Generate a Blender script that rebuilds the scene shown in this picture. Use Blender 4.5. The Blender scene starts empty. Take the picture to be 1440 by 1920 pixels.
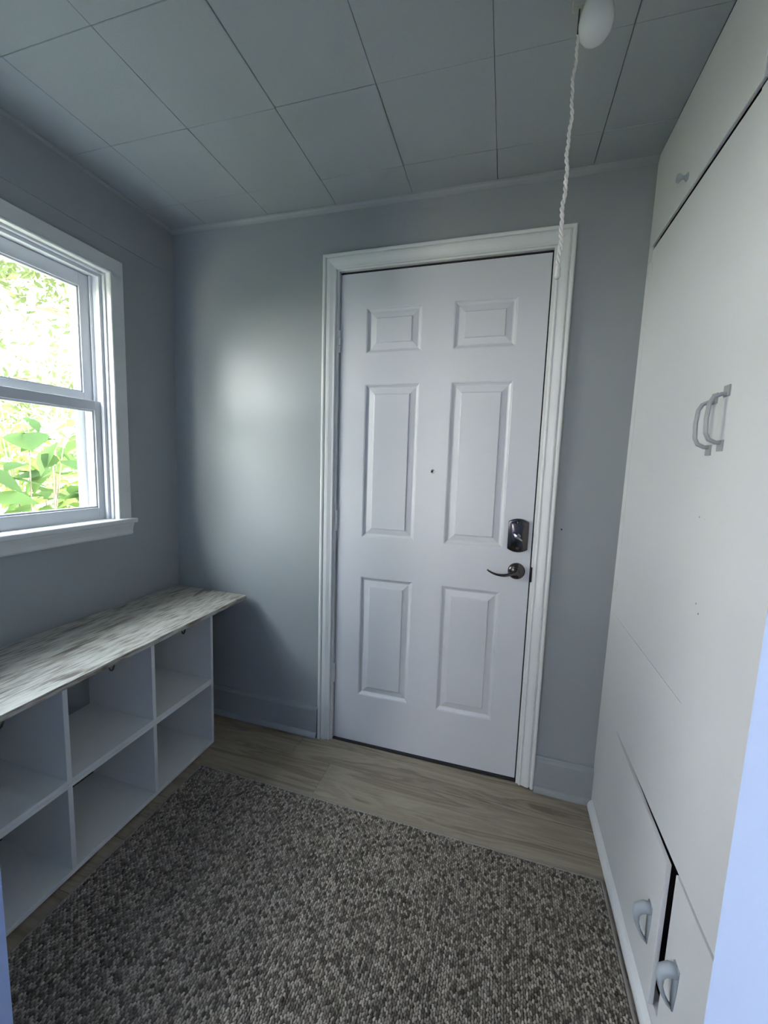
import bpy, bmesh, math, random
import numpy as np
from mathutils import Vector, Matrix

random.seed(7)
S = bpy.context.scene
COL = S.collection

# ------------------------------------------------------------------ camera
FPX = 761.74                       # focal length in pixels of the 1440x1920 frame
cam_d = bpy.data.cameras.new('camera')
cam = bpy.data.objects.new('camera', cam_d)
COL.objects.link(cam)
cam_d.sensor_fit = 'VERTICAL'
cam_d.sensor_height = 24.0
cam_d.lens = FPX / 1920 * 24.0
cam_d.clip_start = 0.02
RX, RY, RZ = -0.1182, -0.0377, 0.2835
Rm = Matrix.Rotation(RZ, 3, 'Z') @ Matrix.Rotation(RX, 3, 'X') @ Matrix.Rotation(RY, 3, 'Y')
B = Matrix(((1, 0, 0), (0, 0, -1), (0, 1, 0)))     # camera -Z looks along +Y
cam.matrix_world = Matrix.Translation((0.687, -1.6254, 1.2806)) @ (Rm @ B).to_4x4()
S.camera = cam

# ------------------------------------------------------------------ world: hazy bright sky
SKY_STRENGTH = 27.0
w = bpy.data.worlds.new('sky')
S.world = w
w.use_nodes = True
wn = w.node_tree
bg = wn.nodes['Background']
# pale haze at the horizon, bluer towards the zenith
_tc = wn.nodes.new('ShaderNodeTexCoord'); _sx = wn.nodes.new('ShaderNodeSeparateXYZ'); _cr = wn.nodes.new('ShaderNodeValToRGB')
wn.links.new(_tc.outputs['Generated'], _sx.inputs[0]); wn.links.new(_sx.outputs['Z'], _cr.inputs['Fac']); wn.links.new(_cr.outputs['Color'], bg.inputs['Color'])
_e = _cr.color_ramp.elements
_e[0].position, _e[0].color = 0.0, (1.0, 0.97, 0.94, 1)
_e[1].position, _e[1].color = 1.0, (0.70, 0.83, 1.0, 1)
_m = _e.new(0.40); _m.color = (0.92, 0.95, 1.0, 1)
bg.inputs['Strength'].default_value = SKY_STRENGTH

# sun from the far side of the house: it lights the garden, never the room directly
sun_d = bpy.data.lights.new('sun', 'SUN'); sun_d.energy = 120.0; sun_d.angle = 0.0093; sun_d.color = (1.0, 0.90, 0.76)
sun = bpy.data.objects.new('sun', sun_d); COL.objects.link(sun)
SUN_AZ, SUN_EL = math.radians(18), math.radians(50)     # azimuth from +x towards +y
sd = Vector((math.cos(SUN_EL) * math.cos(SUN_AZ), math.cos(SUN_EL) * math.sin(SUN_AZ), math.sin(SUN_EL)))
sun.rotation_euler = sd.to_track_quat('Z', 'Y').to_euler()

# ------------------------------------------------------------------ exposure and colour management
S.view_settings.view_transform = 'Standard'
S.view_settings.look = 'None'
S.view_settings.gamma = 1
S.view_settings.use_curve_mapping = False
S.view_settings.exposure = 0.13
S.cycles.max_bounces = 8
S.cycles.diffuse_bounces = 6
S.cycles.transparent_max_bounces = 24
S.cycles.sample_clamp_indirect = 6.0
S.cycles.caustics_reflective = False
S.cycles.caustics_refractive = False

# ------------------------------------------------------------------ room dimensions (metres)
XL, XR, ZC = -0.8465, 1.0957, 2.2974
YF = -1.30                         # room side face of the wall the camera looks past
YB = -1.42                         # hall side face of that wall

# ------------------------------------------------------------------ materials
def new_mat(name):
    m = bpy.data.materials.new(name)
    m.use_nodes = True
    return m, m.node_tree, m.node_tree.nodes['Principled BSDF']

def paint(name, col, rough=0.45, bump=0.05, scale=180, var=0.03, spec=0.5, large=0.0, metal=0.0):
    m, t, b = new_mat(name)
    N, L = t.nodes, t.links
    tc = N.new('ShaderNodeTexCoord')
    n1 = N.new('ShaderNodeTexNoise'); n1.inputs['Scale'].default_value = 3.0; n1.inputs['Detail'].default_value = 6
    L.new(tc.outputs['Object'], n1.inputs['Vector'])
    mx = N.new('ShaderNodeMix'); mx.data_type = 'RGBA'
    c = Vector(col)
    mx.inputs['A'].default_value = (*(c * (1 - var)), 1)
    mx.inputs['B'].default_value = (*(c * (1 + var)), 1)
    L.new(n1.outputs['Fac'], mx.inputs['Factor'])
    L.new(mx.outputs['Result'], b.inputs['Base Color'])
    b.inputs['Roughness'].default_value = rough
    b.inputs['Specular IOR Level'].default_value = spec
    b.inputs['Metallic'].default_value = metal
    n2 = N.new('ShaderNodeTexNoise'); n2.inputs['Scale'].default_value = scale; n2.inputs['Detail'].default_value = 3
    L.new(tc.outputs['Object'], n2.inputs['Vector'])
    bp = N.new('ShaderNodeBump'); bp.inputs['Strength'].default_value = bump; bp.inputs['Distance'].default_value = 0.002
    L.new(n2.outputs['Fac'], bp.inputs['Height'])
    last = bp
    if large:
        n3 = N.new('ShaderNodeTexNoise'); n3.inputs['Scale'].default_value = 5.0; n3.inputs['Detail'].default_value = 2
        L.new(tc.outputs['Object'], n3.inputs['Vector'])
        b3 = N.new('ShaderNodeBump'); b3.inputs['Strength'].default_value = large; b3.inputs['Distance'].default_value = 0.02
        L.new(n3.outputs['Fac'], b3.inputs['Height']); L.new(bp.outputs['Normal'], b3.inputs['Normal'])
        last = b3
    L.new(last.outputs['Normal'], b.inputs['Normal'])
    return m

def wood(name, stops, axis='X', grain=(1.2, 14, 14), rough=0.5, dist=1.6, ring=26, ramp=0.10, fine=0.35, fs=(4, 160)):
    """Streaky wood; grain runs along `axis`; each plank shifts by its own random value."""
    m, t, b = new_mat(name)
    N, L = t.nodes, t.links
    tc = N.new('ShaderNodeTexCoord')
    oi = N.new('ShaderNodeObjectInfo')
    mul = N.new('ShaderNodeVectorMath'); mul.operation = 'SCALE'
    cmb = N.new('ShaderNodeCombineXYZ')
    for k in range(3): L.new(oi.outputs['Random'], cmb.inputs[k])
    L.new(cmb.outputs[0], mul.inputs[0]); mul.inputs['Scale'].default_value = 17.0
    add = N.new('ShaderNodeVectorMath'); add.operation = 'ADD'
    L.new(tc.outputs['Object'], add.inputs[0]); L.new(mul.outputs[0], add.inputs[1])
    mp = N.new('ShaderNodeMapping')
    g = {'X': grain, 'Y': (grain[1], grain[0], grain[2])}[axis]
    mp.inputs['Scale'].default_value = g
    L.new(add.outputs[0], mp.inputs['Vector'])
    n1 = N.new('ShaderNodeTexNoise'); n1.inputs['Scale'].default_value = 1.0; n1.inputs['Detail'].default_value = 5; n1.inputs['Distortion'].default_value = dist
    L.new(mp.outputs[0], n1.inputs['Vector'])
    # ring lines from the broad noise
    wv = N.new('ShaderNodeMath'); wv.operation = 'MULTIPLY'; wv.inputs[1].default_value = ring
    L.new(n1.outputs['Fac'], wv.inputs[0])
    sn = N.new('ShaderNodeMath'); sn.operation = 'SINE'; L.new(wv.outputs[0], sn.inputs[0])
    sq = N.new('ShaderNodeMath'); sq.operation = 'MULTIPLY_ADD'; sq.inputs[1].default_value = ramp; sq.inputs[2].default_value = 0.0
    L.new(sn.outputs[0], sq.inputs[0])
    mp2 = N.new('ShaderNodeMapping')
    g2 = {'X': (fs[0], fs[1], fs[1]), 'Y': (fs[1], fs[0], fs[1])}[axis]
    mp2.inputs['Scale'].default_value = g2
    L.new(add.outputs[0], mp2.inputs['Vector'])
    n2 = N.new('ShaderNodeTexNoise'); n2.inputs['Scale'].default_value = 1.0; n2.inputs['Detail'].default_value = 4
    L.new(mp2.outputs[0], n2.inputs['Vector'])
    f2 = N.new('ShaderNodeMath'); f2.operation = 'MULTIPLY_ADD'; f2.inputs[1].default_value = fine
    L.new(n2.outputs['Fac'], f2.inputs[0]); L.new(sq.outputs[0], f2.inputs[2])
    f3 = N.new('ShaderNodeMath'); f3.operation = 'MULTIPLY_ADD'; f3.inputs[1].default_value = 1 - fine
    L.new(n1.outputs['Fac'], f3.inputs[0]); L.new(f2.outputs[0], f3.inputs[2])
    cr = N.new('ShaderNodeValToRGB')
    el = cr.color_ramp.elements
    el[0].position, el[0].color = stops[0][0], (*stops[0][1], 1)
    el[1].position, el[1].color = stops[-1][0], (*stops[-1][1], 1)
    for p, c in stops[1:-1]:
        e = el.new(p); e.color = (*c, 1)
    L.new(f3.outputs[0], cr.inputs['Fac'])
    L.new(cr.outputs['Color'], b.inputs['Base Color'])
    b.inputs['Roughness'].default_value = rough
    bp = N.new('ShaderNodeBump'); bp.inputs['Strength'].default_value = 0.12; bp.inputs['Distance'].default_value = 0.001
    L.new(f3.outputs[0], bp.inputs['Height']); L.new(bp.outputs['Normal'], b.inputs['Normal'])
    return m

M = {}
M['wall'] = paint('wall_paint', (0.312, 0.330, 0.328), rough=0.33, bump=0.05, scale=260, large=0.08, spec=0.23)
M['closet'] = paint('closet_paint', (0.79, 0.795, 0.80), rough=0.36, bump=0.04, scale=220, large=0.06)
M['ceil'] = paint('ceiling_tile', (0.36, 0.385, 0.39), rough=0.85, bump=0.35, scale=320, var=0.03, spec=0.25)
M['seam'] = paint('seam_dark', (0.17, 0.185, 0.19), rough=0.9)
M['white'] = paint('white_trim', (0.80, 0.80, 0.78), rough=0.38, bump=0.04, scale=120)
M['door'] = paint('door_white', (0.70, 0.70, 0.72), rough=0.40, bump=0.05, scale=400, large=0.02)
M['vinyl'] = paint('window_white', (0.72, 0.73, 0.76), rough=0.35, bump=0.01)
M['lam'] = paint('white_laminate', (0.84, 0.85, 0.83), rough=0.45, bump=0.03, scale=300)
M['black'] = paint('black_wire', (0.02, 0.02, 0.022), rough=0.4)
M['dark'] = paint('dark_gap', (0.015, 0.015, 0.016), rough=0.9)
M['nickel'] = paint('dark_nickel', (0.11, 0.10, 0.095), rough=0.17, bump=0.0, metal=1.0)
M['chrome'] = paint('brushed_nickel', (0.45, 0.42, 0.39), rough=0.2, bump=0.0, metal=1.0)
M['pull'] = paint('painted_pull', (0.36, 0.40, 0.43), rough=0.35, bump=0.02)
M['dpull'] = paint('shade_darkened_handle', (0.34, 0.35, 0.35), rough=0.35, bump=0.02)  # grey darkened to stand for the shade on the handles' near sides
M['porcelain'] = paint('porcelain', (0.45, 0.44, 0.38), rough=0.3)
M['bulb'] = paint('frosted_bulb', (0.78, 0.78, 0.76), rough=0.12, bump=0.0, spec=0.6)
M['cord'] = paint('white_cord', (0.80, 0.77, 0.73), rough=0.9, bump=0.3, scale=600)
M['hallwall'] = paint('hall_light_tint', (0.50, 0.62, 0.90), rough=0.6)  # blue of the hall light put into the paint, also tints the bounce
M['bark'] = paint('bark', (0.20, 0.16, 0.11), rough=0.9, bump=0.4, scale=60, var=0.2)
M['grass'] = paint('dry_lawn', (0.27, 0.26, 0.19), rough=0.95, bump=0.6, scale=60, var=0.35)
M['siding'] = paint('exterior_siding', (0.62, 0.64, 0.64), rough=0.7)
M['plank'] = wood('floor_plank', [(0.30, (0.150, 0.118, 0.082)), (0.44, (0.230, 0.190, 0.136)), (0.56, (0.285, 0.240, 0.176)), (0.75, (0.335, 0.285, 0.215))], 'X', (1.3, 9, 9), rough=0.45, ring=40, ramp=0.085)
M['bench'] = wood('whitewashed_laminate', [(0.40, (0.10, 0.08, 0.06)), (0.475, (0.25, 0.222, 0.18)), (0.53, (0.43, 0.405, 0.35)), (0.66, (0.53, 0.51, 0.45))], 'Y', (2.6, 11, 11), rough=0.40, dist=1.2, ring=18, ramp=0.035, fine=0.42, fs=(14, 130))
M['bind'] = paint('rug_binding', (0.27, 0.25, 0.225), rough=0.95, bump=0.5, scale=500)
M['rugback'] = paint('rug_back', (0.055, 0.052, 0.05), rough=1.0)

def attr_mat(name, rough=0.95):
    m, t, b = new_mat(name)
    a = t.nodes.new('ShaderNodeAttribute'); a.attribute_name = 'Col'
    t.links.new(a.outputs['Color'], b.inputs['Base Color'])
    b.inputs['Roughness'].default_value = rough
    b.inputs['Specular IOR Level'].default_value = 0.15
    return m
M['loops'] = attr_mat('rug_yarn')

def glass_mat():
    m = bpy.data.materials.new('window_glass'); m.use_nodes = True
    t = m.node_tree; t.nodes.clear()
    out = t.nodes.new('ShaderNodeOutputMaterial')
    tr = t.nodes.new('ShaderNodeBsdfTransparent'); tr.inputs[0].default_value = (0.95, 0.97, 0.96, 1)
    gl = t.nodes.new('ShaderNodeBsdfGlossy'); gl.inputs['Roughness'].default_value = 0.02
    mx = t.nodes.new('ShaderNodeMixShader'); mx.inputs[0].default_value = 0.05
    t.links.new(tr.outputs[0], mx.inputs[1]); t.links.new(gl.outputs[0], mx.inputs[2])
    t.links.new(mx.outputs[0], out.inputs[0])
    return m
M['glass'] = glass_mat()

def leaf_mat(name, c1, c2, trans):
    m = bpy.data.materials.new(name); m.use_nodes = True
    t = m.node_tree; t.nodes.clear(); N, L = t.nodes, t.links
    out = N.new('ShaderNodeOutputMaterial')
    tc = N.new('ShaderNodeTexCoord'); oi = N.new('ShaderNodeObjectInfo')
    ns = N.new('ShaderNodeTexNoise'); ns.inputs['Scale'].default_value = 4.0
    L.new(tc.outputs['Object'], ns.inputs['Vector'])
    ad = N.new('ShaderNodeMath'); ad.operation = 'MULTIPLY_ADD'; ad.inputs[1].default_value = 0.5
    L.new(oi.outputs['Random'], ad.inputs[0]); 
    hf = N.new('ShaderNodeMath'); hf.operation = 'MULTIPLY'; hf.inputs[1].default_value = 0.6
    L.new(ns.outputs['Fac'], hf.inputs[0]); L.new(hf.outputs[0], ad.inputs[2])
    mx = N.new('ShaderNodeMix'); mx.data_type = 'RGBA'
    mx.inputs['A'].default_value = (*c1, 1); mx.inputs['B'].default_value = (*c2, 1)
    L.new(ad.outputs[0], mx.inputs['Factor'])
    d = N.new('ShaderNodeBsdfDiffuse'); tl = N.new('ShaderNodeBsdfTranslucent')
    L.new(mx.outputs['Result'], d.inputs['Color'])
    tm = N.new('ShaderNodeMix'); tm.data_type = 'RGBA'; tm.blend_type = 'MULTIPLY'; tm.inputs['Factor'].default_value = 1.0
    L.new(mx.outputs['Result'], tm.inputs['A']); tm.inputs['B'].default_value = (*trans, 1)
    L.new(tm.outputs['Result'], tl.inputs['Color'])
    ms = N.new('ShaderNodeMixShader'); ms.inputs[0].default_value = 0.5
    L.new(d.outputs[0], ms.inputs[1]); L.new(tl.outputs[0], ms.inputs[2])
    L.new(ms.outputs[0], out.inputs[0])
    return m
M['leaf'] = leaf_mat('broad_leaf', (0.040, 0.080, 0.042), (0.085, 0.130, 0.045), (1.3, 1.3, 0.75))
M['leaf2'] = leaf_mat('fine_leaf', (0.060, 0.100, 0.035), (0.115, 0.150, 0.045), (1.15, 1.2, 0.6))
M['leaf3'] = leaf_mat('tree_leaf', (0.055, 0.075, 0.045), (0.09, 0.11, 0.055), (1.0, 1.1, 0.7))

# ------------------------------------------------------------------ helpers
WL = {}                            # origin of every object (world, before its own rotation)

def finish(o, parent, off):
    COL.objects.link(o)
    if parent is not None:
        o.parent = parent
    WL[o.name] = Vector(off)
    return o

def mesh_obj(name, bm, mat, parent=None, origin=None, smooth=False):
    """One mesh object. Vertices in bm are in world (or thing) space, stored about the parent's origin."""
    if origin is None:
        origin = WL[parent.name] if parent is not None else Vector((0, 0, 0))
    origin = Vector(origin)
    po = WL[parent.name] if parent is not None else Vector((0, 0, 0))
    bmesh.ops.translate(bm, verts=bm.verts, vec=-origin)
    me = bpy.data.meshes.new(name)
    bm.normal_update()
    bm.to_mesh(me); bm.free()
    if smooth:
        for p in me.polygons: p.use_smooth = True
    for mm in (mat if isinstance(mat, (list, tuple)) else [mat]):
        me.materials.append(mm)
    o = bpy.data.objects.new(name, me)
    o.location = origin - po
    return finish(o, parent, origin)

def empty(name, loc):
    o = bpy.data.objects.new(name, None)
    o.empty_display_size = 0.1
    o.location = loc
    return finish(o, None, loc)

def tag(o, label=None, cat=None, group=None, kind=None):
    if label: o['label'] = label
    if cat: o['category'] = cat
    if group: o['group'] = group
    if kind: o['kind'] = kind
    return o

def BM(): return bmesh.new()

def add_box(bm, lo, hi, bevel=0.0, seg=2):
    lo, hi = Vector(lo), Vector(hi)
    c = (lo + hi) / 2; s = hi - lo
    g = bmesh.ops.create_cube(bm, size=1.0, matrix=Matrix.Translation(c) @ Matrix.Diagonal((*s, 1)))
    if bevel > 0:
        vs = set(g['verts'])
        ed = [e for e in bm.edges if e.verts[0] in vs and e.verts[1] in vs]
        bmesh.ops.bevel(bm, geom=ed, offset=bevel, segments=seg, affect='EDGES', profile=0.6)
    return g

def box(name, lo, hi, mat, parent=None, bevel=0.0, origin=None):
    bm = BM(); add_box(bm, lo, hi, bevel)
    return mesh_obj(name, bm, mat, parent, origin)

def sweep(bm, path, radius, seg=8, cap=True):
    """Tube along a list of points; radius a number or a list, or (a,b) oval pairs."""
    pts = [Vector(p) for p in path]
    n = len(pts); rings = []
    up = None
    for i, p in enumerate(pts):
        t = (pts[min(i + 1, n - 1)] - pts[max(i - 1, 0)]).normalized()
        if up is None:
            up = Vector((0, 0, 1)) if abs(t.z) < 0.9 else Vector((0, 1, 0))
        side = t.cross(up).normalized()
        up = side.cross(t).normalized()
        r = radius[i] if isinstance(radius, list) else radius
        ra, rb = r if isinstance(r, tuple) else (r, r)
        rings.append([bm.verts.new(p + side * (math.cos(2 * math.pi * k / seg) * ra) + up * (math.sin(2 * math.pi * k / seg) * rb)) for k in range(seg)])
    for a, b in zip(rings, rings[1:]):
        for k in range(seg):
            bm.faces.new((a[k], a[(k + 1) % seg], b[(k + 1) % seg], b[k]))
    if cap:
        bm.faces.new(rings[0][::-1]); bm.faces.new(rings[-1])
    return rings

def lathe(bm, prof, mat4, seg=24):
    """prof: (radius, height) pairs turned about local Z."""
    rings = []
    for r, h in prof:
        if r < 1e-6:
            rings.append([bm.verts.new(mat4 @ Vector((0, 0, h)))])
        else:
            rings.append([bm.verts.new(mat4 @ Vector((r * math.cos(2 * math.pi * k / seg), r * math.sin(2 * math.pi * k / seg), h))) for k in range(seg)])
    for a, b in zip(rings, rings[1:]):
        for k in range(seg):
            k2 = (k + 1) % seg
            if len(a) == 1 and len(b) == 1: continue
            if len(a) == 1: bm.faces.new((a[0], b[k2], b[k]))
            elif len(b) == 1: bm.faces.new((a[k], a[k2], b[0]))
            else: bm.faces.new((a[k], a[k2], b[k2], b[k]))

def prism(bm, pts, d):
    """Extrude a closed polygon (list of 3D points) along vector d."""
    a = [bm.verts.new(Vector(p)) for p in pts]
    b = [bm.verts.new(Vector(p) + Vector(d)) for p in pts]
    n = len(a)
    for k in range(n):
        bm.faces.new((a[k], a[(k + 1) % n], b[(k + 1) % n], b[k]))
    bm.faces.new(a[::-1]); bm.faces.new(b)
    bmesh.ops.recalc_face_normals(bm, faces=bm.faces[:])

def loft(bm, rows, close=True, cap=True):
    rs = [[bm.verts.new(Vector(p)) for p in r] for r in rows]
    n = len(rs[0])
    for a, b in zip(rs, rs[1:]):
        for k in range(n if close else n - 1):
            bm.faces.new((a[k], a[(k + 1) % n], b[(k + 1) % n], b[k]))
    if cap:
        bm.faces.new(rs[0][::-1]); bm.faces.new(rs[-1])
    bmesh.ops.recalc_face_normals(bm, faces=bm.faces[:])

def struct(o, label=None):
    o['kind'] = 'structure'
    if label: o['label'] = label
    return o

# ------------------------------------------------------------------ floor: planks along x, children of the floor
floor = struct(box('floor', (XL - 0.12, YB - 2.6, -0.06), (XR + 0.25, 0.14, -0.012), M['dark']), 'greyish brown wood plank floor')
PLW = 0.181
row_y = [0.035 - PLW * k for k in range(0, 9)]
rr = random.Random(3)
for k, y1 in enumerate(row_y):
    y0 = y1 - PLW
    x = XL - 0.1 - rr.random() * 0.9 if k else XL - 0.5
    while x < XR + 0.06:
        x1 = x + 1.22
        lo, hi = max(x, XL - 0.04), min(x1, XR + 0.05)
        if hi - lo > 0.02:
            bm = BM(); add_box(bm, (lo + 0.0004, y0 + 0.0005, -0.012), (hi - 0.0004, y1 - 0.0005, 0.0), 0.0008, 1)
            mesh_obj('plank', bm, M['plank'], floor)
        x = x1

# ------------------------------------------------------------------ ceiling: square fibre tiles, children of the ceiling
ceiling = struct(box('ceiling', (XL - 0.12, YB - 2.6, ZC + 0.013), (XR + 0.25, 0.14, ZC + 0.10), M['seam']), 'painted ceiling of square fibre tiles')
T, TX0, TY = 0.3098, -0.338, -0.156
rt = random.Random(11)
xs = [XL] + [TX0 + T * i for i in range(-1, 5)] + [XR]
ys = [0.0] + [TY - T * i for i in range(0, 4)] + [YF]
for i in range(len(xs) - 1):
    for j in range(len(ys) - 1):
        g = [0.0003 + 0.0010 * rt.random() for _ in range(4)]
        dz = rt.uniform(-0.0010, 0.0010)
        a, b2 = xs[i] + g[0], xs[i + 1] - g[1]
        c, d = ys[j + 1] + g[2] * 0.4, ys[j] - g[3] * 0.4
        bm = BM(); add_box(bm, (a, c, ZC + dz), (b2, d, ZC + 0.013), 0.0012, 1)
        mesh_obj('ceiling_tile', bm, M['ceil'], ceiling)

# ------------------------------------------------------------------ walls
# far wall with door opening (rough opening -0.03..0.835, height 2.07)
bm = BM()
add_box(bm, (XL - 0.12, 0, -0.012), (-0.035, 0.13, ZC + 0.013))
add_box(bm, (0.842, 0, -0.012), (XR + 0.25, 0.13, ZC + 0.013))
add_box(bm, (-0.035, 0, 2.085), (0.842, 0.13, ZC + 0.013))
wall_far = struct(mesh_obj('wall_far', bm, M['wall']), 'blue grey painted wall around the door')
# left wall with window opening
WY1, WY0, WZ0, WZ1 = -0.335, -1.165, 1.000, 1.975
bm = BM()
add_box(bm, (XL - 0.12, WY1, -0.012), (XL, 0, ZC + 0.013))
add_box(bm, (XL - 0.12, YB, -0.012), (XL, WY0, ZC + 0.013))
add_box(bm, (XL - 0.12, WY0, -0.012), (XL, WY1, WZ0))
add_box(bm, (XL - 0.12, WY0, WZ1), (XL, WY1, ZC + 0.013))
wall_left = struct(mesh_obj('wall_left', bm, M['wall']), 'blue grey painted wall with the window')
# thin upper board of the left wall, its lower edge shows as a seam
box('wall_board', (XL, YF + 0.002, 2.103), (XL + 0.003, -0.001, ZC - 0.002), M['wall'], wall_left, 0.0012)
# wall the camera looks past: doorway 0.074..0.862
bm = BM()
add_box(bm, (XL - 0.12, YB, -0.012), (0.074, YF, ZC + 0.013))
add_box(bm, (0.862, YB, -0.012), (XR + 0.25, YF, ZC + 0.013))
add_box(bm, (0.074, YB, 2.06), (0.862, YF, ZC + 0.013))
wall_front = struct(mesh_obj('wall_front', bm, M['hallwall']), 'wall edge framing the view, coloured for the blue hall light')
# back of the closet behind the right face
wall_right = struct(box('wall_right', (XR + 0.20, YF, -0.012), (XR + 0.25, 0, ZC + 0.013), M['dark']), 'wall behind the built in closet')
# unseen hall behind the camera; openings and blue paint made up for its light
HY = YB - 2.5
bm = BM()                          # added opening that lets sky light in
add_box(bm, (XL - 0.12, -2.00, -0.012), (XL, YB, ZC + 0.013))
add_box(bm, (XL - 0.12, HY, -0.012), (XL, -2.50, ZC + 0.013))
add_box(bm, (XL - 0.12, -2.50, -0.012), (XL, -2.00, 0.95))
add_box(bm, (XL - 0.12, -2.50, 1.95), (XL, -2.00, ZC + 0.013))
struct(mesh_obj('wall_hall_left', bm, M['hallwall']), 'unseen hall wall with an opening added for light, tinted blue')
struct(box('wall_hall_right', (XR + 0.20, HY, -0.012), (XR + 0.25, YB, ZC + 0.013), M['hallwall']), 'unseen hall wall, blue added to tint the light')
bm = BM()
add_box(bm, (XL - 0.12, HY - 0.1, -0.012), (-0.55, HY, ZC + 0.013))
HX = -0.15
add_box(bm, (HX, HY - 0.1, -0.012), (XR + 0.25, HY, ZC + 0.013))
add_box(bm, (-0.55, HY - 0.1, -0.012), (HX, HY, 0.95))
add_box(bm, (-0.55, HY - 0.1, 1.95), (HX, HY, ZC + 0.013))
struct(mesh_obj('wall_hall_end', bm, M['hallwall']), 'unseen hall wall with an opening added for light, tinted blue')

# ------------------------------------------------------------------ trims: cove at the ceiling, baseboards, shoe
bm = BM()
pr = [(0, ZC - 0.001), (-0.016, ZC - 0.001), (-0.015, ZC - 0.007), (-0.010, ZC - 0.014), (-0.004, ZC - 0.019), (0, ZC - 0.021)]
prism(bm, [(XL + 0.001, y, z) for y, z in pr], (XR - XL - 0.002, 0, 0))
struct(mesh_obj('trim_3', bm, M['wall']), 'small painted cove moulding along the ceiling')
bm = BM()
pr = [(0, ZC - 0.001), (0.010, ZC - 0.001), (0.009, ZC - 0.005), (0.004, ZC - 0.010), (0, ZC - 0.012)]
prism(bm, [(XL + 0.003 + x, -0.016, z) for x, z in pr], (0, YF + 0.018, 0))
struct(mesh_obj('trim_4', bm, M['wall']), 'small painted bead along the ceiling')

def baseboard(name, x0, x1, label):
    b = empty(name, ((x0 + x1) / 2, 0, 0)); struct(b, label)
    bm = BM()
    pr = [(0, 0.0), (-0.014, 0.0), (-0.014, 0.128), (-0.011, 0.136), (-0.007, 0.141), (-0.006, 0.148), (0, 0.148)]
    prism(bm, [(x0, y, z) for y, z in pr], (x1 - x0, 0, 0))
    mesh_obj('board', bm, M['wall'], b)
    bm = BM()
    pr = [(-0.0141, 0.002)] + [(-0.0141 - 0.014 * math.cos(a), 0.002 + 0.022 * math.sin(a)) for a in [0, 0.3, 0.6, 0.9, 1.2, 1.57]]
    prism(bm, [(x0, y, z) for y, z in pr], (x1 - x0, 0, 0))
    mesh_obj('shoe_moulding', bm, M['wall'], b)
baseboard('baseboard_far_left', XL + 0.002, -0.071, 'blue grey baseboard between bench and door')
baseboard('baseboard_far_right', 0.884, XR - 0.001, 'blue grey baseboard right of the door')
bb = empty('baseboard_left', (XL, -0.6, 0)); struct(bb, 'blue grey baseboard behind the cubby shelf')
bm = BM(); add_box(bm, (XL, YF + 0.01, 0), (XL + 0.014, -0.03, 0.14), 0.004); mesh_obj('board', bm, M['wall'], bb)
bm = BM()
pr = [(0, 0.001), (-0.016, 0.001), (-0.016, 0.012), (-0.013, 0.022), (-0.007, 0.030), (0, 0.034)]
prism(bm, [(XR - 0.0005 + x, -0.030, z) for x, z in pr], (0, YF + 0.034, 0))
struct(mesh_obj('baseboard_right', bm, M['closet']), 'painted shoe moulding under the closet doors')

# ------------------------------------------------------------------ door frame (slightly out of plumb, like the door)
TH = 0.0075
DW, DZ0, DZ1 = 0.805, 0.013, 2.043
DOFF = Vector((DW / 2, 0, 0))
DLOC = Vector((DW / 2 + TH * 1.0, 0, 0))
frame = empty('trim_1', DLOC); WL[frame.name] = DOFF; frame.rotation_euler.y = -TH
struct(frame, 'white moulded casing around the door')
FYD = 0.0165
JX0, JX1, JZ = -0.004, DW + 0.0045, DZ1 + 0.010
# casing profile: (distance outward from inner edge, y)
CP = [(0.0, 0.0), (0.0, -0.010), (0.003, -0.013), (0.007, -0.0135), (0.0085, -0.0095), (0.012, -0.0105), (0.026, -0.016), (0.034, -0.0175),
      (0.0385, -0.0175), (0.0400, -0.0115), (0.0435, -0.0115), (0.045, -0.019), (0.049, -0.021), (0.054, -0.021), (0.0575, -0.018), (0.059, -0.014), (0.059, 0.0)]
ci0, ci1, cz = JX0 - 0.010, JX1 + 0.009, JZ + 0.006
BZ = 0.004
bm = BM(); loft(bm, [[(ci0 - d, y, BZ) for d, y in CP], [(ci0 - d, y, cz + d) for d, y in CP]]); mesh_obj('casing_side', bm, M['white'], frame)
bm = BM(); loft(bm, [[(ci1 + d, y, BZ) for d, y in CP], [(ci1 + d, y, cz + d) for d, y in CP]]); mesh_obj('casing_side', bm, M['white'], frame)
bm = BM(); loft(bm, [[(ci0 - d, y, cz + d) for d, y in CP], [(ci1 + d, y, cz + d) for d, y in CP]]); mesh_obj('casing_head', bm, M['white'], frame)
box('jamb', (JX0 - 0.022, -0.001, 0.0), (JX0, 0.12, JZ + 0.02), M['white'], frame, 0.001)
box('jamb', (JX1, -0.001, 0.0), (JX1 + 0.022, 0.12, JZ + 0.02), M['white'], frame, 0.001)
box('head_jamb', (JX0, -0.001, JZ), (JX1, 0.12, JZ + 0.02), M['white'], frame, 0.001)
box('door_stop', (JX0, 0.059, 0.0), (JX0 + 0.012, 0.10, JZ), M['dark'], frame)  # near-black stops, added to keep the gaps round the door dark
box('door_stop', (JX1 - 0.012, 0.059, 0.0), (JX1, 0.10, JZ), M['dark'], frame)
box('door_stop', (JX0 + 0.012, 0.059, JZ - 0.014), (JX1 - 0.012, 0.10, JZ), M['dark'], frame)
box('threshold', (JX0, 0.004, 0.001), (JX1, 0.12, 0.010), M['dark'], frame)
for lo, hi in (((DW - 0.001, FYD, DZ0), (JX1, 0.058, JZ)), ((JX0, FYD + 0.004, DZ0), (0.001, 0.058, JZ)), ((0.001, FYD, DZ1 - 0.001), (DW - 0.001, 0.058, JZ))):
    box('gap_shade_strip', lo, hi, M['dark'], frame)  # black filler: shade of the door gap put into its colour
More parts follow.
